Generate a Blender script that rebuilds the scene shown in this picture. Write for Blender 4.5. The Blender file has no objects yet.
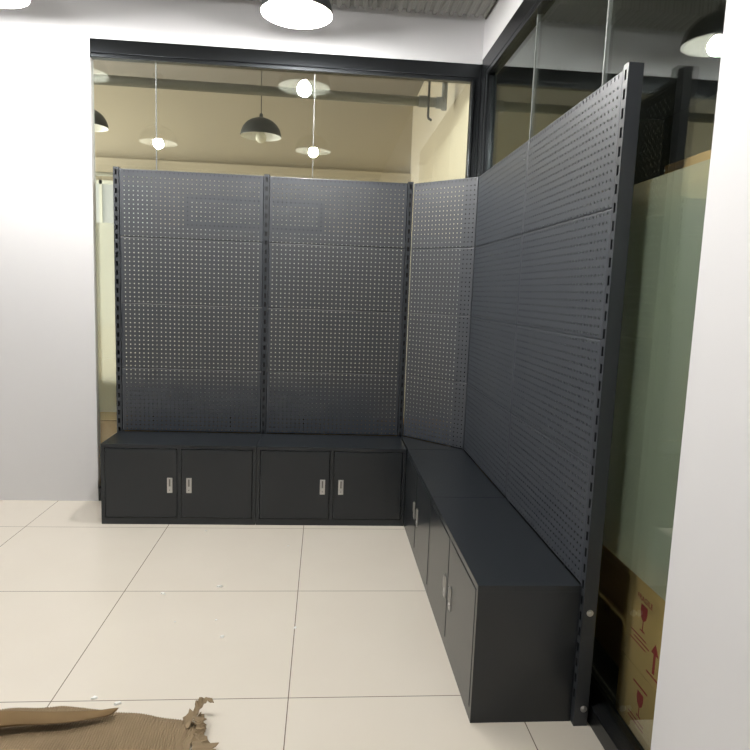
import bpy, bmesh, math, random
from mathutils import Matrix, Vector, noise
random.seed(7)
sc = bpy.context.scene
C = sc.collection
R = math.radians

# ---------------------------------------------------------------- camera
YAW, PITCH, ROLL, FPX = 0.082706, -0.129208, 0.037366, 635.1
fw = Vector((math.sin(YAW)*math.cos(PITCH), math.cos(YAW)*math.cos(PITCH), math.sin(PITCH)))
r0 = Vector((math.cos(YAW), -math.sin(YAW), 0))
u0 = r0.cross(fw)
rt = math.cos(ROLL)*r0 + math.sin(ROLL)*u0
up = -math.sin(ROLL)*r0 + math.cos(ROLL)*u0
cam_d = bpy.data.cameras.new('camera')
cam = bpy.data.objects.new('camera', cam_d)
C.objects.link(cam)
cam_d.sensor_width = 36.0
cam_d.lens = 36.0*FPX/750.0
cam_d.clip_start = 0.05
M = Matrix((rt, up, -fw)).transposed().to_4x4()
M.translation = Vector((1.2801, -3.7242, 1.4173))
cam.matrix_world = M
sc.camera = cam

# ---------------------------------------------------------------- world, lights, exposure
w = bpy.data.worlds.new('world')
sc.world = w
w.use_nodes = True
w.node_tree.nodes['Background'].inputs[0].default_value = (0.95, 0.97, 1.0, 1)
w.node_tree.nodes['Background'].inputs[1].default_value = 0.045
LAMP_L = 950.0            # radiance of a lit pendant bulb


def area(name, loc, rot, sx, sy, power, col):
    d = bpy.data.lights.new(name, 'AREA')
    d.shape = 'RECTANGLE'
    d.size, d.size_y = sx, sy
    d.energy = power
    d.color = col
    o = bpy.data.objects.new(name, d)
    o.location = loc
    o.rotation_euler = rot
    C.objects.link(o)
    return o


# added area light brightening the room beyond the back glass from its unseen side
area('beyond_room_fill_light', (-2.9, 2.2, 1.8), (0, R(-90), R(-25)), 2.4, 2.2, 270, (1.0, 0.97, 0.90))
# added dim light for the stock room behind the right glass, no fixture there
area('stock_room_fill_light', (4.0, -1.2, 3.4), (0, 0, 0), 0.3, 1.2, 6.0, (0.95, 1.0, 0.85))
sc.view_settings.view_transform = 'Standard'
sc.view_settings.look = 'None'
sc.view_settings.gamma = 1.0
sc.view_settings.use_curve_mapping = False
sc.view_settings.exposure = -0.12
sc.cycles.use_denoising = True
sc.cycles.caustics_reflective = False
sc.cycles.caustics_refractive = False
sc.cycles.sample_clamp_indirect = 6.0
sc.cycles.max_bounces = 10
sc.cycles.transparent_max_bounces = 24


# ---------------------------------------------------------------- materials
def lin(c):
    return tuple(((x/255)/12.92 if x/255 <= 0.04045 else ((x/255+0.055)/1.055)**2.4) for x in c)


def mat(name, rgb, rough=0.5, metal=0.0, spec=0.5, bump=0.0, bscale=200.0, vary=0.0, vscale=3.0):
    m = bpy.data.materials.new(name)
    m.use_nodes = True
    nt = m.node_tree
    b = nt.nodes['Principled BSDF']
    c = lin(rgb)
    b.inputs['Base Color'].default_value = (*c, 1)
    b.inputs['Roughness'].default_value = rough
    b.inputs['Metallic'].default_value = metal
    b.inputs['Specular IOR Level'].default_value = spec
    tc = nt.nodes.new('ShaderNodeTexCoord')
    if vary:
        n = nt.nodes.new('ShaderNodeTexNoise')
        n.inputs['Scale'].default_value = vscale
        n.inputs['Detail'].default_value = 4
        nt.links.new(tc.outputs['Object'], n.inputs['Vector'])
        mx = nt.nodes.new('ShaderNodeMix')
        mx.data_type = 'RGBA'
        mx.inputs['A'].default_value = (*[x*(1-vary) for x in c], 1)
        mx.inputs['B'].default_value = (*[min(1, x*(1+vary)) for x in c], 1)
        nt.links.new(n.outputs['Fac'], mx.inputs['Factor'])
        nt.links.new(mx.outputs['Result'], b.inputs['Base Color'])
    if bump:
        n2 = nt.nodes.new('ShaderNodeTexNoise')
        n2.inputs['Scale'].default_value = bscale
        nt.links.new(tc.outputs['Object'], n2.inputs['Vector'])
        bp = nt.nodes.new('ShaderNodeBump')
        bp.inputs['Strength'].default_value = bump
        bp.inputs['Distance'].default_value = 0.002
        nt.links.new(n2.outputs['Fac'], bp.inputs['Height'])
        nt.links.new(bp.outputs['Normal'], b.inputs['Normal'])
    return m


def emit(name, rgb, s):
    m = bpy.data.materials.new(name)
    m.use_nodes = True
    b = m.node_tree.nodes['Principled BSDF']
    b.inputs['Base Color'].default_value = (0.8, 0.8, 0.8, 1)
    b.inputs['Emission Color'].default_value = (*rgb, 1)
    b.inputs['Emission Strength'].default_value = s
    return m


def glass_mat():
    m = bpy.data.materials.new('partition_glass')
    m.use_nodes = True
    nt = m.node_tree
    nt.nodes.clear()
    out = nt.nodes.new('ShaderNodeOutputMaterial')
    mix = nt.nodes.new('ShaderNodeMixShader')
    tr = nt.nodes.new('ShaderNodeBsdfTransparent')
    tr.inputs[0].default_value = (0.95, 0.975, 0.955, 1)
    gl = nt.nodes.new('ShaderNodeBsdfGlossy')
    gl.inputs['Roughness'].default_value = 0.0
    gl.inputs[0].default_value = (0.95, 1.0, 0.97, 1)
    fr = nt.nodes.new('ShaderNodeFresnel')
    geo = nt.nodes.new('ShaderNodeNewGeometry')
    ma = nt.nodes.new('ShaderNodeMath')
    ma.operation = 'MULTIPLY_ADD'          # same reflectance on both faces of the pane
    ma.inputs[1].default_value = 1/1.8-1.8
    ma.inputs[2].default_value = 1.8
    nt.links.new(geo.outputs['Backfacing'], ma.inputs[0])
    nt.links.new(ma.outputs[0], fr.inputs['IOR'])
    nt.links.new(fr.outputs[0], mix.inputs[0])
    nt.links.new(tr.outputs[0], mix.inputs[1])
    nt.links.new(gl.outputs[0], mix.inputs[2])
    nt.links.new(mix.outputs[0], out.inputs[0])
    return m


def film_mat():
    m = bpy.data.materials.new('frosted_film')
    m.use_nodes = True
    nt = m.node_tree
    nt.nodes.clear()
    out = nt.nodes.new('ShaderNodeOutputMaterial')
    mix = nt.nodes.new('ShaderNodeMixShader')
    mix2 = nt.nodes.new('ShaderNodeMixShader')
    tr = nt.nodes.new('ShaderNodeBsdfTransparent')
    tr.inputs[0].default_value = (0.96, 0.97, 0.94, 1)
    df = nt.nodes.new('ShaderNodeBsdfDiffuse')
    df.inputs[0].default_value = (0.60, 0.66, 0.58, 1)
    tl = nt.nodes.new('ShaderNodeBsdfTranslucent')
    tl.inputs[0].default_value = (0.96, 0.95, 0.90, 1)
    mix2.inputs[0].default_value = 0.75
    nt.links.new(df.outputs[0], mix2.inputs[1])
    nt.links.new(tl.outputs[0], mix2.inputs[2])
    mix.inputs[0].default_value = 0.62
    nt.links.new(tr.outputs[0], mix.inputs[1])
    nt.links.new(mix2.outputs[0], mix.inputs[2])
    nt.links.new(mix.outputs[0], out.inputs[0])
    return m


def floor_mat():
    m = bpy.data.materials.new('polished_cream_tile')
    m.use_nodes = True
    nt = m.node_tree
    b = nt.nodes['Principled BSDF']
    b.inputs['Roughness'].default_value = 0.16
    b.inputs['Specular IOR Level'].default_value = 0.45
    tc = nt.nodes.new('ShaderNodeTexCoord')
    sep = nt.nodes.new('ShaderNodeSeparateXYZ')
    nt.links.new(tc.outputs['Object'], sep.inputs[0])

    def math_(op, a, bb=None):
        n = nt.nodes.new('ShaderNodeMath')
        n.operation = op
        for i, v in enumerate((a, bb)):
            if v is None:
                continue
            if isinstance(v, (int, float)):
                n.inputs[i].default_value = v
            else:
                nt.links.new(v, n.inputs[i])
        return n.outputs[0]
    lines = []
    for ax, off in (('X', 0.39), ('Y', -0.053)):
        t = math_('DIVIDE', math_('SUBTRACT', sep.outputs[ax], off), 0.8)
        f = math_('ABSOLUTE', math_('SUBTRACT', math_('FRACT', math_('ADD', t, 0.5)), 0.5))
        lines.append(math_('LESS_THAN', f, 0.0022))
    g = math_('MAXIMUM', lines[0], lines[1])
    n = nt.nodes.new('ShaderNodeTexNoise')
    n.inputs['Scale'].default_value = 2.2
    n.inputs['Detail'].default_value = 6
    nt.links.new(tc.outputs['Object'], n.inputs['Vector'])
    mx = nt.nodes.new('ShaderNodeMix')
    mx.data_type = 'RGBA'
    mx.inputs['A'].default_value = (*lin((222, 214, 200)), 1)
    mx.inputs['B'].default_value = (*lin((229, 222, 209)), 1)
    nt.links.new(n.outputs['Fac'], mx.inputs['Factor'])
    mx2 = nt.nodes.new('ShaderNodeMix')
    mx2.data_type = 'RGBA'
    mx2.inputs['B'].default_value = (*lin((120, 110, 96)), 1)
    nt.links.new(g, mx2.inputs['Factor'])
    nt.links.new(mx.outputs['Result'], mx2.inputs['A'])
    nt.links.new(mx2.outputs['Result'], b.inputs['Base Color'])
    return m


PAINT = mat('slate_powder_coat', (57, 61, 67), 0.42, 0, 0.5, 0.08, 900)
PAINT2 = mat('charcoal_powder_coat', (34, 38, 42), 0.30, 0, 0.5, 0.08, 900)
UPR = mat('upright_powder_coat', (50, 54, 59), 0.4, 0, 0.5, 0.06, 900)
CHROME = mat('satin_chrome', (205, 205, 205), 0.28, 1.0)
GROOVE = mat('handle_groove', (120, 120, 120), 0.35, 1.0)
BLACKPL = mat('black_slot', (20, 20, 22), 0.5)
for m_ in (PAINT, PAINT2, UPR):
    b_ = m_.node_tree.nodes['Principled BSDF']
    b_.inputs['Coat Weight'].default_value = 0.2 if m_ is PAINT2 else 0.03
    b_.inputs['Specular IOR Level'].default_value = 0.36 if m_ is PAINT2 else 0.55
    b_.inputs['Coat Roughness'].default_value = 0.09
STEEL = mat('black_stainless', (66, 69, 72), 0.27, 0.95, 0.5, 0, 1, 0.1, 4)
b_ = STEEL.node_tree.nodes['Principled BSDF']          # horizontally brushed
b_.inputs['Anisotropic'].default_value = 0.85
cx_ = STEEL.node_tree.nodes.new('ShaderNodeCombineXYZ')
cx_.inputs[0].default_value = 1.0
cx_.inputs[1].default_value = 1.0
STEEL.node_tree.links.new(cx_.outputs[0], b_.inputs['Tangent'])
WHITEW = mat('white_wall_paint', (212, 212, 214), 0.75, 0, 0.3, 0.0, 300, 0.02, 2)
BEIGE = mat('beige_wall_paint', (200, 190, 168), 0.8, 0, 0.3, 0.0, 300, 0.03, 2)
BEIGE2 = mat('lit_beige_wall_paint', (222, 211, 188), 0.8, 0, 0.3, 0.0, 300, 0.03, 2)  # lighter copy of the beige, brightening the lit side wall
CEILM = mat('dimmed_ceiling_paint', (140, 134, 126), 0.85)  # darkened to stand for the little light on the ceilings beyond
CONC = mat('grey_concrete', (70, 68, 60), 0.8, 0, 0.3, 0.1, 60, 0.1, 5)
CEILW = mat('showroom_ceiling_paint', (176, 176, 172), 0.85)
STOCKW = mat('stock_room_paint', (150, 150, 140), 0.85)
GLASS = glass_mat()
FILM = film_mat()
FLOORM = floor_mat()
SHADE_OUT = mat('pendant_grey_enamel', (66, 70, 70), 0.35)
SHADE_IN = mat('pendant_white_enamel', (235, 235, 228), 0.4)
BULB_ON = emit('lit_bulb', (1.0, 0.975, 0.94), LAMP_L)
BULB_OFF = mat('unlit_bulb', (225, 222, 205), 0.3)
CORD = mat('cord_grey', (60, 58, 54), 0.6)
PIPE = mat('grey_plastic_pipe', (128, 126, 116), 0.45)
ROD = mat('dark_rod', (70, 66, 58), 0.5)
CORR = mat('corrugated_steel', (150, 150, 145), 0.4, 0.3)
KRAFT = mat('kraft_carton', (186, 150, 100), 0.85, 0, 0.2, 0.1, 150, 0.07, 6)
KRAFT2 = mat('pale_kraft_carton', (190, 160, 104), 0.85, 0, 0.2, 0.1, 150, 0.07, 6)
KRAFTD = mat('brown_corrugated_board', (146, 128, 102), 0.9, 0, 0.2, 0.2, 250, 0.12, 14)
FLAP = mat('dark_brown_board', (124, 102, 72), 0.85, 0, 0.2, 0.1, 150, 0.15, 10)
OLIVE = mat('grey_green_carton', (112, 122, 100), 0.85, 0, 0.2, 0.1, 150, 0.07, 6)
TAPE = mat('brown_packing_tape', (176, 134, 78), 0.35)
REDINK = mat('red_print', (150, 30, 34), 0.8)
GREYINK = mat('dark_print', (22, 24, 20), 0.8)
DAYPANE = emit('daylit_frosted_pane', (0.95, 0.97, 0.88), 0.55)
DAYPANE.node_tree.nodes['Principled BSDF'].inputs['Base Color'].default_value = (0.2, 0.2, 0.19, 1)
FOAM = mat('white_foam', (240, 240, 236), 0.8)
LOCKER = mat('pale_grey_board', (214, 216, 204), 0.6)
SEAL = mat('clear_silicone', (112, 116, 114), 0.5)
SIGNB = mat('pale_paper', (226, 220, 204), 0.8)
_nt = SIGNB.node_tree
_tl = _nt.nodes.new('ShaderNodeBsdfTranslucent')
_tl.inputs[0].default_value = (0.9, 0.88, 0.8, 1)
_mx = _nt.nodes.new('ShaderNodeMixShader')
_mx.inputs[0].default_value = 0.7
_nt.links.new(_nt.nodes['Principled BSDF'].outputs[0], _mx.inputs[1])
_nt.links.new(_tl.outputs[0], _mx.inputs[2])
_nt.links.new(_mx.outputs[0], _nt.nodes['Material Output'].inputs[0])


# ---------------------------------------------------------------- mesh helpers
def link(name, bm, m, parent=None, smooth=False):
    me = bpy.data.meshes.new(name)
    if isinstance(bm, bmesh.types.BMesh):
        bm.normal_update()
        bm.to_mesh(me)
        bm.free()
    else:
        me.from_pydata(bm[0], [], bm[1])
        me.update()
    for k in (m if isinstance(m, (list, tuple)) else [m]):
        me.materials.append(k)
    if smooth:
        for p in me.polygons:
            p.use_smooth = True
    o = bpy.data.objects.new(name, me)
    C.objects.link(o)
    if parent:
        o.parent = parent
    return o


def box(bm, x0, x1, y0, y1, z0, z1, bev=0.0, mi=0):
    g = bmesh.ops.create_cube(bm, size=1.0)
    for v in g['verts']:
        v.co = Vector(((x0+x1)/2+v.co.x*(x1-x0), (y0+y1)/2+v.co.y*(y1-y0), (z0+z1)/2+v.co.z*(z1-z0)))
    fs = list({f for v in g['verts'] for f in v.link_faces})
    for f in fs:
        f.material_index = mi
    if bev:
        es = list({e for f in fs for e in f.edges})
        bmesh.ops.bevel(bm, geom=es, offset=bev, segments=2, affect='EDGES', profile=0.6)
    return bm


def bxm(*a, **k):
    return box(bmesh.new(), *a, **k)


def tube(bm, pts, r, seg=12, mi=0):
    pts = [Vector(p) for p in pts]
    rings = []
    for i, p in enumerate(pts):
        d = (pts[min(i+1, len(pts)-1)]-pts[max(i-1, 0)]).normalized()
        a = d.orthogonal().normalized() if i == 0 else (a-a.project(d)).normalized()
        b = d.cross(a)
        rr = r[i] if isinstance(r, (list, tuple)) else r
        rings.append([bm.verts.new(p+rr*(math.cos(t)*a+math.sin(t)*b)) for t in [2*math.pi*k/seg for k in range(seg)]])
    for A, B in zip(rings, rings[1:]):
        for k in range(seg):
            f = bm.faces.new((A[k], A[(k+1) % seg], B[(k+1) % seg], B[k]))
            f.material_index = mi
            f.smooth = True
    for rg, flip in ((rings[0], True), (rings[-1], False)):
        f = bm.faces.new(rg[::-1] if flip else rg)
        f.material_index = mi
    return bm


def lathe(bm, prof, seg=40, mi=0, z0=0.0):
    rings = []
    for r, z in prof:
        if r < 1e-6:
            rings.append([bm.verts.new((0, 0, z+z0))])
        else:
            rings.append([bm.verts.new((r*math.cos(t), r*math.sin(t), z+z0)) for t in [2*math.pi*k/seg for k in range(seg)]])
    for A, B in zip(rings, rings[1:]):
        for k in range(seg):
            a = [A[k % len(A)], A[(k+1) % len(A)]] if len(A) > 1 else [A[0]]
            b = [B[(k+1) % len(B)], B[k % len(B)]] if len(B) > 1 else [B[0]]
            f = bm.faces.new(a+b)
            f.material_index = mi
            f.smooth = True
    return bm


def prism(bm, poly, y0, y1, mi=0):
    """polygon of (x,z) points extruded along y"""
    A = [bm.verts.new((x, y0, z)) for x, z in poly]
    B = [bm.verts.new((x, y1, z)) for x, z in poly]
    n = len(poly)
    bm.faces.new(A).material_index = mi
    bm.faces.new(B[::-1]).material_index = mi
    for k in range(n):
        bm.faces.new((A[k], B[k], B[(k+1) % n], A[(k+1) % n])).material_index = mi
    bmesh.ops.recalc_face_normals(bm, faces=bm.faces)
    return bm


def thing(name, label, cat, loc=(0, 0, 0), rz=0.0, group=None):
    o = bpy.data.objects.new(name, None)
    o.empty_display_size = 0.1
    C.objects.link(o)
    o.location = loc
    o.rotation_euler = (0, 0, rz)
    return tag(o, label, cat, group)


def tag(o, label, cat, group=None):
    o['label'] = label
    o['category'] = cat
    if group:
        o['group'] = group
    return o


def struct(name, bm, m, parent=None):
    o = link(name, bm, m, parent)
    if not parent:
        o['kind'] = 'structure'
    return o


def copy_tree(o, parent=None):
    c = o.copy()
    C.objects.link(c)
    c.parent = parent
    for ch in list(o.children):
        copy_tree(ch, c)
    return c


# ---------------------------------------------------------------- room shell
YF = 0.408      # front face of the back partition
YG = 0.435      # its glass
XF = 2.222      # face of the right partition's beam
XG = 2.247      # its glass
CE = 3.5
b = bxm(-3.2, XF+0.05, -7.5, YF+0.05, -0.1, 0)
box(b, -3.2, 2.3, YF+0.05, 3.7, -0.1, 0)
struct('floor', b, FLOORM)
b = bxm(XF+0.05, 5.2, -7.5, YF+0.05, -0.1, 0)
box(b, 2.3, 5.2, YF+0.05, 3.7, -0.1, 0)
struct('floor_stock_room', b, CONC)
struct('ceiling', bxm(-3.2, XF+0.06, -7.5, YF+0.06, CE, CE+0.1), CEILW)
b = bxm(-3.2, 5.2, YF+0.06, 3.7, CE, CE+0.1)
box(b, XF+0.06, 5.2, -7.5, YF+0.06, CE, CE+0.1)
struct('ceiling_beyond', b, CEILM)
b = bxm(-3.0, 2.33, YF, YF+0.06, 2.856, CE)                 # header over the glass
box(b, -3.0, -0.158, YF, YF+0.06, 0, 2.856)                 # white wall left of the glass
struct('wall_back', b, WHITEW)
b = bxm(XF, XF+0.06, -7.4, YF, 2.880, CE)
box(b, XF, XF+0.06, -7.4, -2.165, 0, 2.880)
struct('wall_right', b, WHITEW)
struct('wall_left', bxm(-3.1, -3.0, -7.4, YF+0.06, 0, CE), WHITEW)
b = bxm(-3.1, 2.3, 3.6, 3.7, 2.74, CE)
box(b, -3.1, 2.3, 3.52, 3.7, 0, 2.74)                       # the lower half stands forward as a ledge
struct('wall_far', b, BEIGE)
struct('wall_far_side', bxm(2.2, 2.3, YF+0.09, 3.6, 0, CE), BEIGE2)
struct('wall_far_left', bxm(-3.1, -3.0, YF+0.06, 3.6, 0, CE), BEIGE)
b = bxm(2.3, 5.2, 3.6, 3.7, 0, CE)
box(b, 5.1, 5.2, -7.4, 3.6, 0, CE)
struct('wall_stock_room', b, STOCKW)

# back glazed partition
b = bxm(-0.158, XF, YF, YF+0.055, 0, 0.088, 0.004)          # floor rail
box(b, -0.158, XF, YF, YF+0.055, 2.776, 2.856, 0.003)
box(b, -0.158, XF, YF+0.008, YF+0.055, 2.752, 2.776, 0.0)
box(b, -0.158, 2.16, YF-0.006, YF+0.012, 2.748, 2.770, 0.003)
box(b, 2.165, 2.215, YF, YF+0.06, 0.088, 2.752, 0.004)
box(b, 2.21, 2.30, YF-0.006, YF+0.09, 0.0, 2.856, 0.004)    # corner post
for x, y, rr_ in ((2.178, YF-0.001, 0.010), (2.204, YF-0.001, 0.008), (2.217, YF-0.010, 0.011)):  # round beads added to catch lamp highlights along the posts
    tube(b, [(x, y, 0.088), (x, y, 2.75)], rr_, 16)
struct('window_1', b, STEEL)
w1 = bpy.data.objects['window_1']
edges = [-0.156, 0.22, 1.182, 2.166]
for a, c in zip(edges, edges[1:]):
    link('pane', bxm(a+0.001, c-0.001, YG, YG+0.01, 0.086, 2.755), GLASS, w1)
b = bmesh.new()
for x in edges[1:-1]:
    box(b, x-0.0022, x+0.0022, YG-0.002, YG+0.012, 0.088, 2.752)
link('silicone_seam', b, SEAL, w1)
link('frosted_film', bxm(-0.155, 2.165, YG+0.0115, YG+0.0125, 0.585, 1.785), FILM, w1)

# right glazed partition
b = bxm(2.205, XG+0.03, -2.165, YF-0.01, 0, 0.068, 0.004)
box(b, XF, XF+0.055, -2.165, YF-0.006, 2.780, 2.880, 0.003)
box(b, XF+0.008, XF+0.055, -2.165, YF-0.006, 2.745, 2.78, 0.0)
box(b, XF-0.006, XF+0.012, -2.165, YF-0.006, 2.742, 2.768, 0.003)
box(b, XF, XF+0.03, 0.33, YF-0.006, 0.068, 2.745, 0.004)
box(b, XF+0.004, XF+0.055, 0.235, 0.325, 0.068, 2.745, 0.004)
for y in (0.245, 0.31, 0.355):  # same added beads, shaped for highlights on the right posts
    tube(b, [(XF+0.004, y, 0.07), (XF+0.004, y, 2.745)], 0.011, 16)
struct('window_2', b, STEEL)
w2 = bpy.data.objects['window_2']
edges = [-2.163, -1.415, -0.6, 0.237]
for a, c in zip(edges, edges[1:]):
    link('pane', bxm(XG, XG+0.01, a+0.001, c-0.001, 0.066, 2.748), GLASS, w2)
b = bmesh.new()
for y in edges[1:-1]:
    box(b, XG-0.003, XG+0.012, y-0.004, y+0.004, 0.068, 2.745)
link('silicone_seam', b, SEAL, w2)
link('frosted_film', bxm(XG+0.0115, XG+0.0125, -2.162, 0.236, 0.585, 1.79), FILM, w2)

# ---------------------------------------------------------------- pegboard racks
H0, PH, NROW, PIT, HS = 0.4855, 0.4048, 15, 0.02699, 0.0070
ZT = H0+4*PH


def sheet(width, height, holes, t=0.0015, lip=0.014, ch=0.0045):
    """sheet facing -y at y=0 with rectangular holes [(x0,x1)] x [(z0,z1)], folded rims behind"""
    hx, hz = holes
    xs = [0]+[v for p in hx for v in p]+[width]
    zs = [0]+[v for p in hz for v in p]+[height]
    nx, nz = len(xs), len(zs)
    V, F = [], []
    for y in (0, t):
        for z in zs:
            for x in xs:
                V.append((x, y, z))
    N = nx*nz
    idx = lambda i, j, s: s*N+j*nx+i
    for j in range(nz-1):
        for i in range(nx-1):
            if i % 2 == 1 and j % 2 == 1:
                q = [(i, j), (i+1, j), (i+1, j+1), (i, j+1)]
                for k in range(4):
                    a, c = q[k], q[(k+1) % 4]
                    F.append((idx(*c, 0), idx(*a, 0), idx(*a, 1), idx(*c, 1)))
            else:
                F.append((idx(i, j, 0), idx(i+1, j, 0), idx(i+1, j+1, 0), idx(i, j+1, 0)))
                F.append((idx(i, j+1, 1), idx(i+1, j+1, 1), idx(i+1, j, 1), idx(i, j, 1)))
    if lip:                                                    # rounded fold, then the rim runs back
        o = len(V)
        c = ch
        for y, e in ((0, 0), (c*0.3, -c*0.7), (c, -c), (lip, -c), (lip, -c+t), (t, t)):
            V += [(e, y, e), (width-e, y, e), (width-e, y, height-e), (e, y, height-e)]
        for k in range(5):
            for q in range(4):
                i0, i1 = o+4*k+q, o+4*k+(q+1) % 4
                F.append((i0, i0+4, i1+4, i1))
    return V, F


def peg_sheet(width, height, top=False):
    n = int((width-0.012)/PIT)
    x0 = (width-(n-1)*PIT)/2
    h = HS/2
    hx = [(x0+k*PIT-h, x0+k*PIT+h) for k in range(n)]
    zc = [(k+0.5)*PIT for k in range(NROW)]
    if top:
        zc = [z-0.006 for z in zc[:-1]]+[height-0.011]
    hz = [(z-h, z+h) for z in zc]
    if top:
        hz[-1] = (height-0.019, height-0.007)
    c = 0.0045
    V, F = sheet(width-2*c, height-2*c, ([(a-c, b_-c) for a, b_ in hx], [(a-c, b_-c) for a, b_ in hz]), ch=c)
    V = [(x+c, y, z+c) for x, y, z in V]
    if top:                                                   # folded-back strip behind the uppermost row
        o = len(V)
        V += [(x, y, z) for y in (0.0105, 0.012) for x, z in ((0.002, height-0.022), (width-0.002, height-0.022), (width-0.002, height-0.002), (0.002, height-0.002))]
        F += [(o, o+1, o+2, o+3), (o+7, o+6, o+5, o+4), (o, o+4, o+5, o+1), (o+1, o+5, o+6, o+2), (o+2, o+6, o+7, o+3), (o+3, o+7, o+4, o)]
    return V, F


UW, UD, UH = 0.034, 0.0465, 2.112


def upright_mesh():
    n = int((UH-0.05)/0.0548)
    hz = [(UH-0.014-0.0548*k-0.030, UH-0.014-0.0548*k) for k in range(n)][::-1]
    V, F = sheet(UW, UH, ([(UW/2-0.0065, UW/2+0.0065)], hz), 0.002, 0)
    V = [(x-UW/2, y, z) for x, y, z in V]
    for x0, x1, y0, y1, z0, z1 in ((-UW/2, -UW/2+0.002, 0.0, UD, 0, UH), (UW/2-0.002, UW/2, 0.0, UD, 0, UH),
                                   (-UW/2, UW/2, UD-0.002, UD, 0, UH), (-UW/2, UW/2, 0, UD, UH, UH+0.002)):
        o = len(V)
        V += [(x, y, z) for z in (z0, z1) for x, y in ((x0, y0), (x1, y0), (x1, y1), (x0, y1))]
        F += [(o+3, o+2, o+1, o), (o+4, o+5, o+6, o+7), (o, o+1, o+5, o+4), (o+1, o+2, o+6, o+5), (o+2, o+3, o+7, o+6), (o+3, o, o+4, o+7)]
    return V, F


def upright_obj(parent):
    if 'upr' not in _mesh_cache:
        V, F = upright_mesh()
        o = link('slotted_upright', (V, F), [UPR, BLACKPL], parent)
        for p in o.data.polygons:                              # inner channel faces blackened to stand for the shade inside
            cc = p.center
            if 0.003 < cc.y < UD-0.001 and abs(cc.x) < UW/2-0.0005 and 0.001 < cc.z < UH-0.001:
                p.material_index = 1
        _mesh_cache['upr'] = o.data
        return o
    o = bpy.data.objects.new('slotted_upright', _mesh_cache['upr'])
    C.objects.link(o)
    o.parent = parent
    return o


_mesh_cache = {}


def cached(key, build, m, name, parent):
    if key not in _mesh_cache:
        o = link(name, build(), m, parent)
        _mesh_cache[key] = o.data
    else:
        o = bpy.data.objects.new(name, _mesh_cache[key])
        C.objects.link(o)
        o.parent = parent
    return o


def rack(label, loc, rz, width, uprights, gap=0.0):
    """uprights: x positions along the bay (local) that belong to it; the panels span 0..width"""
    t = thing('pegboard_rack', label, 'pegboard rack', loc, rz, 'perforated display racks around the corner')
    for k in range(4):
        top = k == 3
        h = PH-0.0004
        p = cached(('peg', round(width, 4), top), lambda: peg_sheet(width, h, top), PAINT, 'perforated_panel', t)
        if top and len(p.data.materials) == 1:                 # strip blackened so the uppermost holes look shaded
            p.data.materials.append(BLACKPL)
            for q in p.data.polygons[-6:]:
                q.material_index = 1
        p.location = (0, 0, H0+k*PH+0.0004)
    for x in uprights:
        u = upright_obj(t)
        u.location = (x, -0.001, 0)
    return t


DB = 0.36
U0, U1, U2 = -0.001, 0.904, 1.800
rack('dark grey pegboard rack on the back side, standing behind the left end cabinet', (U0+UW/2+0.001, DB, 0), 0, U1-U0-UW-0.002, [-UW/2-0.001])
rack('dark grey pegboard rack on the back side, between the left end rack and the corner', (U1+UW/2+0.001, DB, 0), 0, U2-U1-UW-0.002, [-UW/2-0.001, U2-U1-UW/2-0.001])
# corner bay set at an angle
XP = 2.15
dx0, dy0, dx1, dy1 = U2+UW/2+0.002, DB, XP-0.001, 0.018
dl = math.hypot(dx1-dx0, dy1-dy0)
rack('narrow dark grey pegboard rack set diagonally across the corner', (dx0, dy0, 0), math.atan2(dy1-dy0, dx1-dx0), dl, [])
V1, V2 = -0.896, -1.808
rack('dark grey pegboard rack on the right side, next to the diagonal corner rack', (XP, 0.014, 0), R(-90), 0.014-V1-0.0005, [])
t = rack('dark grey pegboard rack closest to the camera with an open end post', (XP, V1-0.0005, 0), R(-90), V1-V2-UW/2-0.0015, [V1-V2-0.0005])
u = upright_obj(t)                                              # the post behind the joint of the two right racks
u.location = (0.0, 0.0152, 0)
u.scale = (1, 0.8, 1)
up_o = [o for o in t.children if o.name.startswith('slotted')][0]
assert abs(up_o.location.y) < 0.01
for z, dx in ((0.402, 0.024), (0.062, 0.030)):
    bb = bmesh.new()
    tube(bb, [(UW/2, dx, z), (UW/2+0.002, dx, z)], 0.0115, 16)
    tube(bb, [(UW/2+0.002, dx, z), (UW/2+0.006, dx, z)], 0.0085, 6)
    tube(bb, [(UW/2+0.006, dx, z), (UW/2+0.008, dx, z)], 0.005, 12)
    o = link('bolt', bb, CHROME, up_o)
    o['label'] = 'shiny silver bolt'

# ---------------------------------------------------------------- low cabinets
CW, CD, CH = 0.898, 0.345, 0.4845
DOORS = ((0.021, 0.439), (0.460, 0.878))
DZ0, DZ1 = 0.040, 0.463


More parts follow.
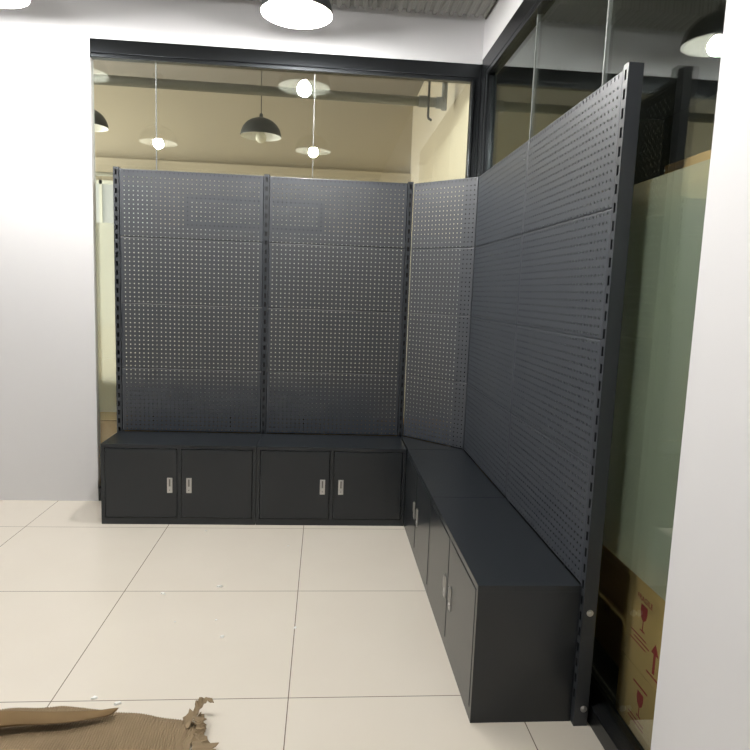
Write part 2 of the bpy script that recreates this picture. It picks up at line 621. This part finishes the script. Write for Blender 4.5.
def cabinet(label, loc, rz):
    t = thing('storage_cabinet', label, 'cabinet', loc, rz, 'low two-door cabinets under the pegboards')
    bm = bmesh.new()
    # front frame: stiles and rails round two door openings
    ys = 0.0
    for x0, x1 in ((0, DOORS[0][0]), (DOORS[0][1], DOORS[1][0]), (DOORS[1][1], CW)):
        box(bm, x0, x1, ys, 0.02, DZ0, DZ1)
    box(bm, 0, CW, ys, 0.02, 0, DZ0)
    box(bm, 0, CW, 0.0, CD, DZ1, CH, 0.0012)
    box(bm, 0, 0.018, 0.02, CD, 0.0, DZ1)
    box(bm, CW-0.018, CW, 0.02, CD, 0.0, DZ1)
    box(bm, 0.018, CW-0.018, CD-0.015, CD, 0.0, DZ1)
    box(bm, 0.018, CW-0.018, 0.02, CD-0.015, 0.0, 0.02)
    link('body', bm, PAINT2, t)
    for k, (x0, x1) in enumerate(DOORS):
        g = 0.003
        bm = bxm(x0+g, x1-g, -0.002, 0.016, DZ0+g, DZ1-g, 0.0035)
        d = link('door', bm, PAINT2, t)
        xc = 0.396 if k == 0 else 0.507
        bm = bmesh.new()
        z0, z1, hw = 0.196, 0.288, 0.0155
        box(bm, xc-hw, xc+hw, -0.006, -0.001, z0, z1, 0.0015)
        box(bm, xc-hw+0.004, xc-hw+0.009, -0.010, -0.006, z0+0.036, z1-0.004, 0.0015)      # pull lip
        box(bm, xc+hw-0.009, xc+hw-0.004, -0.008, -0.006, z0+0.036, z1-0.004, 0.0015)
        h = link('handle', bm, CHROME, d)
        h['label'] = 'satin chrome pull handle with lock'
        bm = bmesh.new()
        tube(bm, [(xc, -0.0055, z0+0.018), (xc, -0.0085, z0+0.018)], 0.008, 20)
        tube(bm, [(xc, -0.0085, z0+0.018), (xc, -0.0087, z0+0.018)], 0.004, 4, 1)
        box(bm, xc-hw+0.011, xc+hw-0.011, -0.0064, -0.005, z0+0.04, z1-0.008, 0, 1)
        # lock and grip groove belong to the handle piece
        me = bpy.data.meshes.new('lock_tmp')
        bm.to_mesh(me)
        bm.free()
        bm2 = bmesh.new()
        bm2.from_mesh(h.data)
        bm2.from_mesh(me)
        bm2.to_mesh(h.data)
        bm2.free()
        h.data.materials.append(GROOVE)
    return t


first = cabinet('low dark grey cabinet standing at the far left end of the row', (0.0, 0, 0), 0)


def cab_copy(label, loc, rz):
    c = copy_tree(first)
    c.location = loc
    c.rotation_euler = (0, 0, rz)
    c['label'] = label
    return c


cab_copy('low dark grey cabinet facing the camera, second from left, ending at the corner', (0.9, 0, 0), 0)
cab_copy('low dark grey cabinet of the right side run touching the corner', (1.802, -0.002, 0), R(-90))
cab_copy('low dark grey cabinet closest to the camera with its plain end panel showing', (1.802, -0.902, 0), R(-90))


t = thing('corner_cabinet', 'blank dark grey corner cabinet wedged between both cabinet runs under the diagonal rack', 'cabinet', (1.806, 0.0, 0))
bm = bmesh.new()
poly = [(0.0, 0.002), (0.345, 0.002), (0.345, 0.012), (0.012, 0.345), (0.0, 0.345)]
bot = [bm.verts.new((x, y, 0)) for x, y in poly]
top = [bm.verts.new((x, y, CH)) for x, y in poly]
bm.faces.new(bot[::-1])
bm.faces.new(top)
for k in range(5):
    bm.faces.new((bot[k], bot[(k+1) % 5], top[(k+1) % 5], top[k]))
link('body', bm, PAINT2, t)

# ---------------------------------------------------------------- pendants
def pendant(label, loc, lit, group):
    t = thing('pendant_lamp', label, 'pendant lamp', loc, 0, group)
    R0, Hh, n = 0.186, 0.165, 14
    outer = [(R0*math.cos(a), Hh*math.sin(a)) for a in [math.pi/2*k/n for k in range(n)]]
    outer = [p for p in outer if p[0] > 0.026]
    bm = lathe(bmesh.new(), [(R0-0.001, -0.002)]+outer+[(0.024, Hh+0.004), (0.0, Hh+0.006)], 48)
    sh = link('lamp_shade', bm, SHADE_OUT, t)
    inner = [((R0-0.004)*math.cos(a), (Hh-0.006)*math.sin(a)) for a in [math.pi/2*k/n for k in range(n)]]
    bm = lathe(bmesh.new(), [(R0-0.001, -0.002)]+inner+[(0, Hh-0.006)], 48)
    o = link('reflector', bm, SHADE_IN, sh)
    o['label'] = 'white inside of the shade'
    bm = bmesh.new()
    rb = 0.050
    prof = [(0, -rb)]+[(rb*math.sin(a), -rb*math.cos(a)) for a in [math.pi*k/14 for k in range(1, 12)]]+[(0.02, 0.055), (0.02, 0.075), (0, 0.075)]
    lathe(bm, prof, 24, 0, -0.010)
    o = link('bulb', bm, BULB_ON if lit else BULB_OFF, t)
    o['label'] = 'glowing white bulb' if lit else 'unlit white bulb'
    bm = tube(bmesh.new(), [(0, 0, 0.03), (0, 0, Hh-0.01)], 0.022, 16)
    link('lamp_holder', bm, BLACKPL, t)
    bm = lathe(bmesh.new(), [(0.018, Hh), (0.016, Hh+0.03), (0.006, Hh+0.042), (0, Hh+0.042)], 20)
    link('cap', bm, SHADE_OUT, t)
    L = CE-loc[2]
    bm = tube(bmesh.new(), [(0, 0, Hh+0.03), (0, 0, L-0.02)], 0.004, 8)
    lathe(bm, [(0.0, L-0.03), (0.05, L-0.022), (0.05, L), (0, L)], 24)
    link('cord', bm, CORD, t)
    return t


LG = 'lit pendant lamps of the showroom'
pendant('lit dome pendant lamp hanging before the white wall above the middle of the back glass', (1.095, -0.17, 2.842), True, LG)
for x, y, lb in ((-0.445, -0.17, 'lit dome pendant lamp barely showing at the upper left corner before the white wall'),
                 (-0.445, -2.25, 'lit dome pendant lamp mirrored in the back glass above the left end rack'),
                 (1.12, -2.25, 'lit dome pendant lamp mirrored in the back glass low above the second rack')):
    pendant(lb, (x, y, 2.842), True, LG)
DG = 'unlit pendant lamps beyond the back glass'
pendant('unlit grey dome pendant lamp beyond the back glass, above the middle of the racks', (0.655, 2.42, 2.80), False, DG)
pendant('unlit grey dome pendant lamp beyond the back glass, at the far left', (-0.90, 2.42, 2.80), False, DG)

# ---------------------------------------------------------------- overhead pieces
b = bmesh.new()
n = 0
x = -0.2
prof_y0, prof_y1, z0, z1 = 0.08, 0.32, 3.094, 3.19
sec = []
while x < 2.205:
    for dx, d in ((0, 0.0), (0.022, 0.0), (0.028, 0.010), (0.046, 0.010)):
        sec.append((min(x+dx, 2.205), d))
    x += 0.052
rings = []
for xx, d in sec:
    rings.append([b.verts.new(p) for p in ((xx, prof_y0+d, z1-d), (xx, prof_y0+d, z0+d), (xx, prof_y1-d, z0+d), (xx, prof_y1-d, z1-d))])
for A, B in zip(rings, rings[1:]):
    for k in range(4):
        b.faces.new((A[k], A[(k+1) % 4], B[(k+1) % 4], B[k]))
b.faces.new(rings[0][::-1])
b.faces.new(rings[-1])
bmesh.ops.recalc_face_normals(b, faces=b.faces)
t = thing('corrugated_duct', 'pale grey corrugated metal duct running along the top of the white wall', 'duct', (0, 0, 0))
link('ribbed_casing', b, CORR, t)
link('end_cap', bxm(2.205, 2.214, 0.072, 0.328, 3.088, 3.20, 0.002), ROD, t)
for xx in (0.1, 1.1, 2.0):
    link('hanger_rod', tube(bmesh.new(), [(xx, 0.2, 3.185), (xx, 0.2, CE)], 0.005, 8), ROD, t)

PY = 1.15
pa, pb = Vector((-1.4, PY, 2.845)), Vector((2.122, PY, 2.826))
t = thing('ceiling_pipe', 'grey pipe crossing the room beyond the back glass, turning up at its end', 'pipe', (0, 0, 0))
b = tube(bmesh.new(), [(-2.95, PY, 2.853), pa, pb], 0.034, 16)
link('pipe_run', b, PIPE, t)
b = tube(bmesh.new(), [pb+Vector((0, 0, -0.05)), pb+Vector((0.002, 0, CE-pb.z))], 0.021, 16)
link('riser', b, PIPE, t)
for p in (pb+Vector((-0.16, 0, 0.002)), pb+Vector((-0.03, 0, 0))):
    link('coupling', tube(bmesh.new(), [p-Vector((0.03, 0, 0)), p+Vector((0.03, 0, 0))], 0.041, 16), PIPE, t)
b = tube(bmesh.new(), [(1.999, PY-0.05, CE), (1.999, PY-0.05, 2.71), (2.004, PY-0.055, 2.695), (2.019, PY-0.07, 2.682)], 0.009, 10)
tag(link('hanging_rod', b, ROD), 'thin dark rod with a bent tip hanging before the pale side wall', 'rod')


# ---------------------------------------------------------------- beyond the back glass
def carton(label, x0, x1, y0, y1, z0, z1, m=KRAFT, tape='y', group='cartons stacked behind the glass'):
    t = thing('carton', label, 'carton', ((x0+x1)/2, (y0+y1)/2, z0), 0, group)
    hx, hy, h = (x1-x0)/2, (y1-y0)/2, z1-z0
    bm = bxm(-hx, hx, -hy, hy, 0, h, 0.004)
    link('body', bm, m, t)
    b = bmesh.new()
    if tape == 'y':                                           # tape over the top and down the two ends
        box(b, -0.025, 0.025, -hy-0.001, hy+0.001, h-0.001, h+0.0012)
        for s in (-1, 1):
            box(b, -0.025, 0.025, s*hy-0.0012, s*hy+0.0012, h-0.08, h)
    else:
        box(b, -hx-0.001, hx+0.001, -0.025, 0.025, h-0.001, h+0.0012)
        for s in (-1, 1):
            box(b, s*hx-0.0012, s*hx+0.0012, -0.025, 0.025, h-0.08, h)
    link('tape', b, TAPE, t)
    return t


ys0, ys1 = 0.475, 0.87
xs = -0.30
lab = ('brown carton on the floor behind the back glass, visible left of the racks',
       'brown carton behind the back glass, second from the left end of the floor row',
       'brown carton behind the back glass, third from the left end of the floor row',
       'brown carton behind the back glass, last of the floor row before the corner')
lab2 = ('olive brown carton behind the frosted film, on top of the leftmost floor carton',
        'olive brown carton behind the frosted film, second from left in the upper row',
        'olive brown carton behind the frosted film, third from left in the upper row',
        'olive brown carton behind the frosted film, last of the upper row by the corner')
for k in range(4):
    xa, xb = -0.30+k*0.49, -0.30+k*0.49+0.483
    carton(lab[k], xa, xb, ys0, ys1, 0, 0.52, KRAFT, 'x')
    carton(lab2[k], xa+0.01, xb-0.006, ys0+0.01, ys1-0.02, 0.5215, 0.80, KRAFT2, 'x')

carton('brown carton on the floor behind the back glass, in the corner by the diagonal rack', 1.662, 2.14, ys0, ys1, 0, 0.545, KRAFT, 'x')
# daylit frosted window in the far wall, at the left
b = bmesh.new()
WX0, WX1, WZ0, WZ1 = -2.7, -0.60, 0.95, 2.50
for x0, x1, z0_, z1_ in ((WX0, WX1, WZ0, WZ0+0.05), (WX0, WX1, WZ1-0.04, WZ1), (WX0, WX0+0.05, WZ0, WZ1), (WX1-0.05, WX1, WZ0, WZ1), (-1.16, -1.13, WZ0, WZ1), (-1.95, -1.91, WZ0, WZ1)):
    box(b, x0, x1, 3.49, 3.519, z0_, z1_)
struct('window_3', b, LOCKER)
w3 = bpy.data.objects['window_3']
link('pane', bxm(WX0+0.02, WX1-0.02, 3.505, 3.515, WZ0+0.02, WZ1-0.02), DAYPANE, w3)
t = thing('curtain_rail', 'pale rail fixed above the daylit window beyond the back glass at far left', 'rail', (-1.65, 3.44, 2.555))
link('rod', tube(bmesh.new(), [(-1.15, 0, 0), (1.12, 0, 0)], 0.022, 14), LOCKER, t)
for xx in (-0.95, 0.95):
    link('bracket', bxm(xx-0.02, xx+0.02, -0.01, 0.08, -0.03, 0.03, 0.003), LOCKER, t)

# framed board behind the back glass
t = thing('framed_board', 'wide pale board in a thin dark frame behind the back racks', 'board', (0.82, 0.456, 1.79))
b = bmesh.new()
for x0, x1, z0, z1 in ((-0.43, 0.43, 0.168, 0.19), (-0.43, 0.43, 0.0, 0.022), (-0.43, -0.408, 0.022, 0.168), (0.408, 0.43, 0.022, 0.168)):
    box(b, x0, x1, 0, 0.018, z0, z1)
link('frame', b, BLACKPL, t)
link('board_panel', bxm(-0.408, 0.408, 0.008, 0.010, 0.022, 0.168), SIGNB, t)


# ---------------------------------------------------------------- stock room behind the right glass
def poly_on_x(polys, x, m, name, parent):
    """flat ink shapes (lists of (y,z)) on a face looking towards -x"""
    bm = bmesh.new()
    for P in polys:
        vs = [bm.verts.new((x, y, z)) for y, z in P]
        bm.faces.new(vs)
    bmesh.ops.recalc_face_normals(bm, faces=bm.faces)
    r = bmesh.ops.extrude_face_region(bm, geom=bm.faces[:])
    for v in [g for g in r['geom'] if isinstance(g, bmesh.types.BMVert)]:
        v.co.x -= 0.0006
    bmesh.ops.recalc_face_normals(bm, faces=bm.faces)
    return link(name, bm, m, parent)


def ink(polys, x, m, c):
    """rows of print, part of the carton's own face"""
    o = poly_on_x(polys, x, m, 'ink', None)
    body = [k for k in c.children if k.name.startswith('body')][0]
    bm = bmesh.new()
    bm.from_mesh(o.data)
    for f in bm.faces:
        f.material_index = 1
    bm.to_mesh(o.data)
    bm.free()
    bm = bmesh.new()
    bm.from_mesh(body.data)
    bm.from_mesh(o.data)
    bm.to_mesh(body.data)
    bm.free()
    body.data.materials.append(m)
    bpy.data.objects.remove(o)


def rect(y, z, w_, h_):
    return [(y-w_/2, z-h_/2), (y+w_/2, z-h_/2), (y+w_/2, z+h_/2), (y-w_/2, z+h_/2)]


def goblet(y, z, s):
    """wine glass mark, s = its height"""
    bowl = [(y-0.22*s, z+0.5*s), (y-0.24*s, z+0.25*s), (y-0.17*s, z+0.02*s), (y-0.04*s, z-0.08*s), (y+0.04*s, z-0.08*s), (y+0.17*s, z+0.02*s), (y+0.24*s, z+0.25*s), (y+0.22*s, z+0.5*s)]
    return [bowl, rect(y, z-0.26*s, 0.045*s, 0.37*s), rect(y, z-0.46*s, 0.32*s, 0.05*s)]


def arrow(y, z, s):
    return [[(y-0.22*s, z+0.15*s), (y+0.22*s, z+0.15*s), (y, z+0.5*s)], rect(y, z-0.17*s, 0.13*s, 0.64*s)]


def word(text, size, loc, parent, m):
    cu = bpy.data.curves.new('word', 'FONT')
    cu.body = text
    cu.size = size
    cu.align_x = 'CENTER'
    cu.extrude = 0.0003
    tmp = bpy.data.objects.new('tmp_word', cu)
    C.objects.link(tmp)
    bpy.context.view_layer.update()
    me = bpy.data.meshes.new_from_object(tmp.evaluated_get(bpy.context.evaluated_depsgraph_get()))
    bpy.data.objects.remove(tmp)
    me.materials.clear()
    me.materials.append(m)
    # text plane (x right, y up) -> face looking to -x: right is -y, up is z
    me.transform(Matrix(((0, 0, -1, loc[0]), (-1, 0, 0, loc[1]), (0, 1, 0, loc[2]), (0, 0, 0, 1))))
    o = bpy.data.objects.new('fragile_lettering', me)
    C.objects.link(o)
    o.parent = parent
    return o


CX = 2.335
y0, y1 = -2.48, -1.735
for z0, z1, label, marks in ((0.0, 0.222, 'brown carton with a red goblet mark, on the floor behind the right glass', 1),
                             (0.2235, 0.60, 'brown carton with red goblet and arrow marks, just below the frosted film', 2),
                             (0.6015, 1.19, 'carton behind the right frosted film, lower of the two with dark print', 3),
                             (1.1915, 1.75, 'carton behind the right frosted film, upper of the two with dark print', 4)):
    c = carton(label, CX, CX+0.5, y0, y1, z0, z1, KRAFT2 if marks < 3 else OLIVE, 'x')
    oy, xf, h = (y0+y1)/2, -0.25, z1-z0
    Y = lambda y: y-oy
    if marks == 2:
        poly_on_x(goblet(Y(-1.865), 0.178, 0.09), xf-0.0002, REDINK, 'goblet_mark', c)
        word('FRAGILE', 0.026, (xf-0.0006, Y(-1.865), 0.232), c, REDINK)
        ink([rect(Y(-1.845-0.02*(k % 2)), 0.112-0.014*k, 0.10, 0.004) for k in range(3)], xf-0.0002, REDINK, c)
        poly_on_x(arrow(Y(-1.95), 0.09, 0.10)+arrow(Y(-2.0), 0.09, 0.10)+[rect(Y(-1.975), 0.03, 0.13, 0.005)], xf-0.0002, REDINK, 'arrow_marks', c)
    elif marks == 1:
        poly_on_x(goblet(Y(-1.89), 0.118, 0.085), xf-0.0002, REDINK, 'goblet_mark', c)
        ink([rect(Y(-1.875), 0.06-0.014*k, 0.10, 0.004) for k in range(2)]+[rect(Y(-1.885), 0.178, 0.09, 0.006)], xf-0.0002, REDINK, c)
    else:
        ps = []
        rr = random.Random(marks)
        for k in range(9):
            z = h*0.78-0.045*k
            ps.append(rect(Y(-1.86), z, 0.03+0.02*rr.random(), 0.012))
            if k % 3 != 2:
                ps.append(rect(Y(-1.93-0.02*rr.random()), z, 0.02+0.07*rr.random(), 0.008))
        ink(ps, xf-0.0002, GREYINK, c)
carton('brown carton with open looking top, uppermost of the stack behind the right glass', CX+0.06, CX+0.46, -2.3, -1.62, 1.7515, 1.87, KRAFT, 'y')
carton('plain brown carton on the floor, behind the marked cartons in the stock room', 2.46, 2.95, -1.62, -1.12, 0, 0.24, KRAFT2, 'x')
carton('plain brown carton stacked second high, behind the marked cartons in the stock room', 2.44, 2.93, -1.61, -1.14, 0.2415, 0.56, KRAFT, 'x')
carton('plain brown carton stacked third high behind the right frosted film', 2.45, 2.94, -1.60, -1.12, 0.5615, 1.10, KRAFT2, 'x')

# ---------------------------------------------------------------- torn corrugated cardboard and foam bits on the floor
nu, nv = 560, 26
V, F = [], []
xa, xb = 0.10, 0.93


def fold(x, y):
    """height of the sheet: a shallow crease and a lifted left part"""
    d = (x-0.66)*0.42+(y+1.775)            # crease line
    z = 0.006+0.014*max(0.0, 1-abs(d)/0.12)
    z += 0.007*noise.noise(Vector((x*4, y*4, 1)))
    return max(0.004, z)


for j in range(nv+1):
    for i in range(nu+1):
        u, v = i/nu, j/nv
        x = xa+(xb-xa)*u
        top = -1.705-0.075*max(0, (x-0.45))/0.45-0.012*noise.noise(Vector((x*9, 0, 2)))
        y = top+v*(-2.45-top)
        if u > 0.9:                                           # ragged torn end
            x += (u-0.9)/0.1*(0.035*noise.noise(Vector((0, y*14, 3)))+0.018*noise.noise(Vector((0, y*45, 4)))-0.01)
        wv = 0.0021*math.sin(x/0.0082*2*math.pi)
        V.append((x, y, fold(x, y)+wv))
for j in range(nv):
    for i in range(nu):
        a = j*(nu+1)+i
        F.append((a, a+nu+1, a+nu+2, a+1))
t = thing('cardboard_sheet', 'torn brown corrugated cardboard sheet lying on the tiles at the lower left', 'cardboard', (0, 0, 0))
o = link('ribbed_face', (V, F), KRAFTD, t, True)
md = o.modifiers.new('thick', 'SOLIDIFY')
md.thickness = 0.002
md.offset = -1
# curled torn strip at the right end
b = bmesh.new()
path = [(0.868, -1.80, 0.010, .030), (0.893, -1.778, 0.030, .026), (0.905, -1.757, 0.046, .020), (0.926, -1.744, 0.058, .016), (0.945, -1.738, 0.050, .010)]
path2 = [(0.900, -1.775, 0.022, .012), (0.915, -1.80, 0.034, .020), (0.918, -1.825, 0.034, .014), (0.926, -1.85, 0.028, .017), (0.924, -1.875, 0.018, .012), (0.945, -1.90, 0.008, .034), (0.955, -1.93, 0.006, .036)]
rr = random.Random(11)
for P, d in ((path, Vector((-0.45, 1, 0)).normalized()), (path2, Vector((1, 0.25, 0)).normalized())):
    fine = []
    for A, B in zip(P, P[1:]):
        for k in range(4):
            fine.append([A[q]+(B[q]-A[q])*k/4 for q in range(4)])
    fine.append(list(P[-1]))
    prev = None
    for x, y, z, ww in fine:
        p = Vector((x, y, z))
        l1, l2 = ww*(0.55+0.8*rr.random()), ww*(0.55+0.8*rr.random())
        cur = [b.verts.new(p-d*l1+Vector((0, 0, 0.006*rr.random()))), b.verts.new(p+Vector((0, 0, 0.007*rr.random()-0.004))), b.verts.new(p+d*l2+Vector((0, 0, 0.014*rr.random())))]
        if prev:
            b.faces.new((prev[0], prev[1], cur[1], cur[0]))
            b.faces.new((prev[1], prev[2], cur[2], cur[1]))
        prev = cur
o = link('torn_strip', b, KRAFTD, t)
md = o.modifiers.new('thick', 'SOLIDIFY')
md.thickness = 0.003
# folded flap lifted at the left
b = bmesh.new()
rows = []
for k in range(9):
    f = k/8
    x = 0.20+0.44*f
    wob = 0.012*math.sin(f*7)
    lift = 0.075-0.03*f
    rows.append([b.verts.new((x+0.03*(1-f), -1.86+0.075*f+wob*0.5, 0.028+0.2*lift)), b.verts.new((x+0.015, -1.815+0.055*f+wob, 0.02+lift*0.6+wob)), b.verts.new((x, -1.775+0.015*f, 0.026+lift*0.35))])
for A, B in zip(rows, rows[1:]):
    for k in range(2):
        b.faces.new((A[k], B[k], B[k+1], A[k+1]))
o = link('folded_flap', b, FLAP, t, True)
md = o.modifiers.new('thick', 'SOLIDIFY')
md.thickness = 0.005
md = o.modifiers.new('sub', 'SUBSURF')
md.levels = md.render_levels = 1


def flake(label, x, y, s, asp, rot):
    bm = bmesh.new()
    n = 9
    ang = [2*math.pi*k/n for k in range(n)]
    rad = [s*(0.6+0.5*random.random()) for _ in ang]
    A = [bm.verts.new((r*math.cos(a), asp*r*math.sin(a), 0)) for a, r in zip(ang, rad)]
    B = [bm.verts.new((0.75*r*math.cos(a), asp*0.75*r*math.sin(a), s*(0.25+0.25*random.random()))) for a, r in zip(ang, rad)]
    bm.faces.new(A[::-1])
    bm.faces.new(B)
    for k in range(n):
        bm.faces.new((A[k], A[(k+1) % n], B[(k+1) % n], B[k]))
    o = link('foam_scrap', bm, FOAM)
    o.location = (x, y, 0.0004)
    o.rotation_euler = (0, 0, rot)
    tag(o, label, 'scrap', 'white foam scraps on the floor')


for a in (('largest white foam scrap on the tile joint in front of the left cabinet', 0.819, -0.811, 0.020, 0.45, 0.1),
          ('white foam scrap below the tile joint, left of the largest scrap', 0.571, -0.881, 0.016, 0.5, -0.4),
          ('flat white foam scrap in the middle of the tile, right of centre', 0.899, -1.254, 0.012, 0.8, 0.7),
          ('white foam scrap beside the top edge of the torn cardboard', 0.617, -1.672, 0.016, 0.5, 0.5),
          ('white foam scrap at the left end of the near tile joint', 0.527, -1.640, 0.013, 0.8, 0.2),
          ('small white foam scrap above the flat one on the middle tile', 0.852, -1.118, 0.007, 0.7, 0.9),
          ('small white foam scrap left of centre on the middle tile', 0.683, -1.133, 0.006, 0.6, 0.3),
          ('small white foam scrap below the handles of the second cabinet', 1.113, -0.317, 0.009, 0.6, 0.2),
          ('small white foam scrap closest to the base of the left cabinet', 0.625, -0.102, 0.010, 0.5, 0.1),
          ('white foam scrap on the joint line between middle and right tiles', 1.192, -1.187, 0.010, 0.6, 1.2)):
    flake(*a)
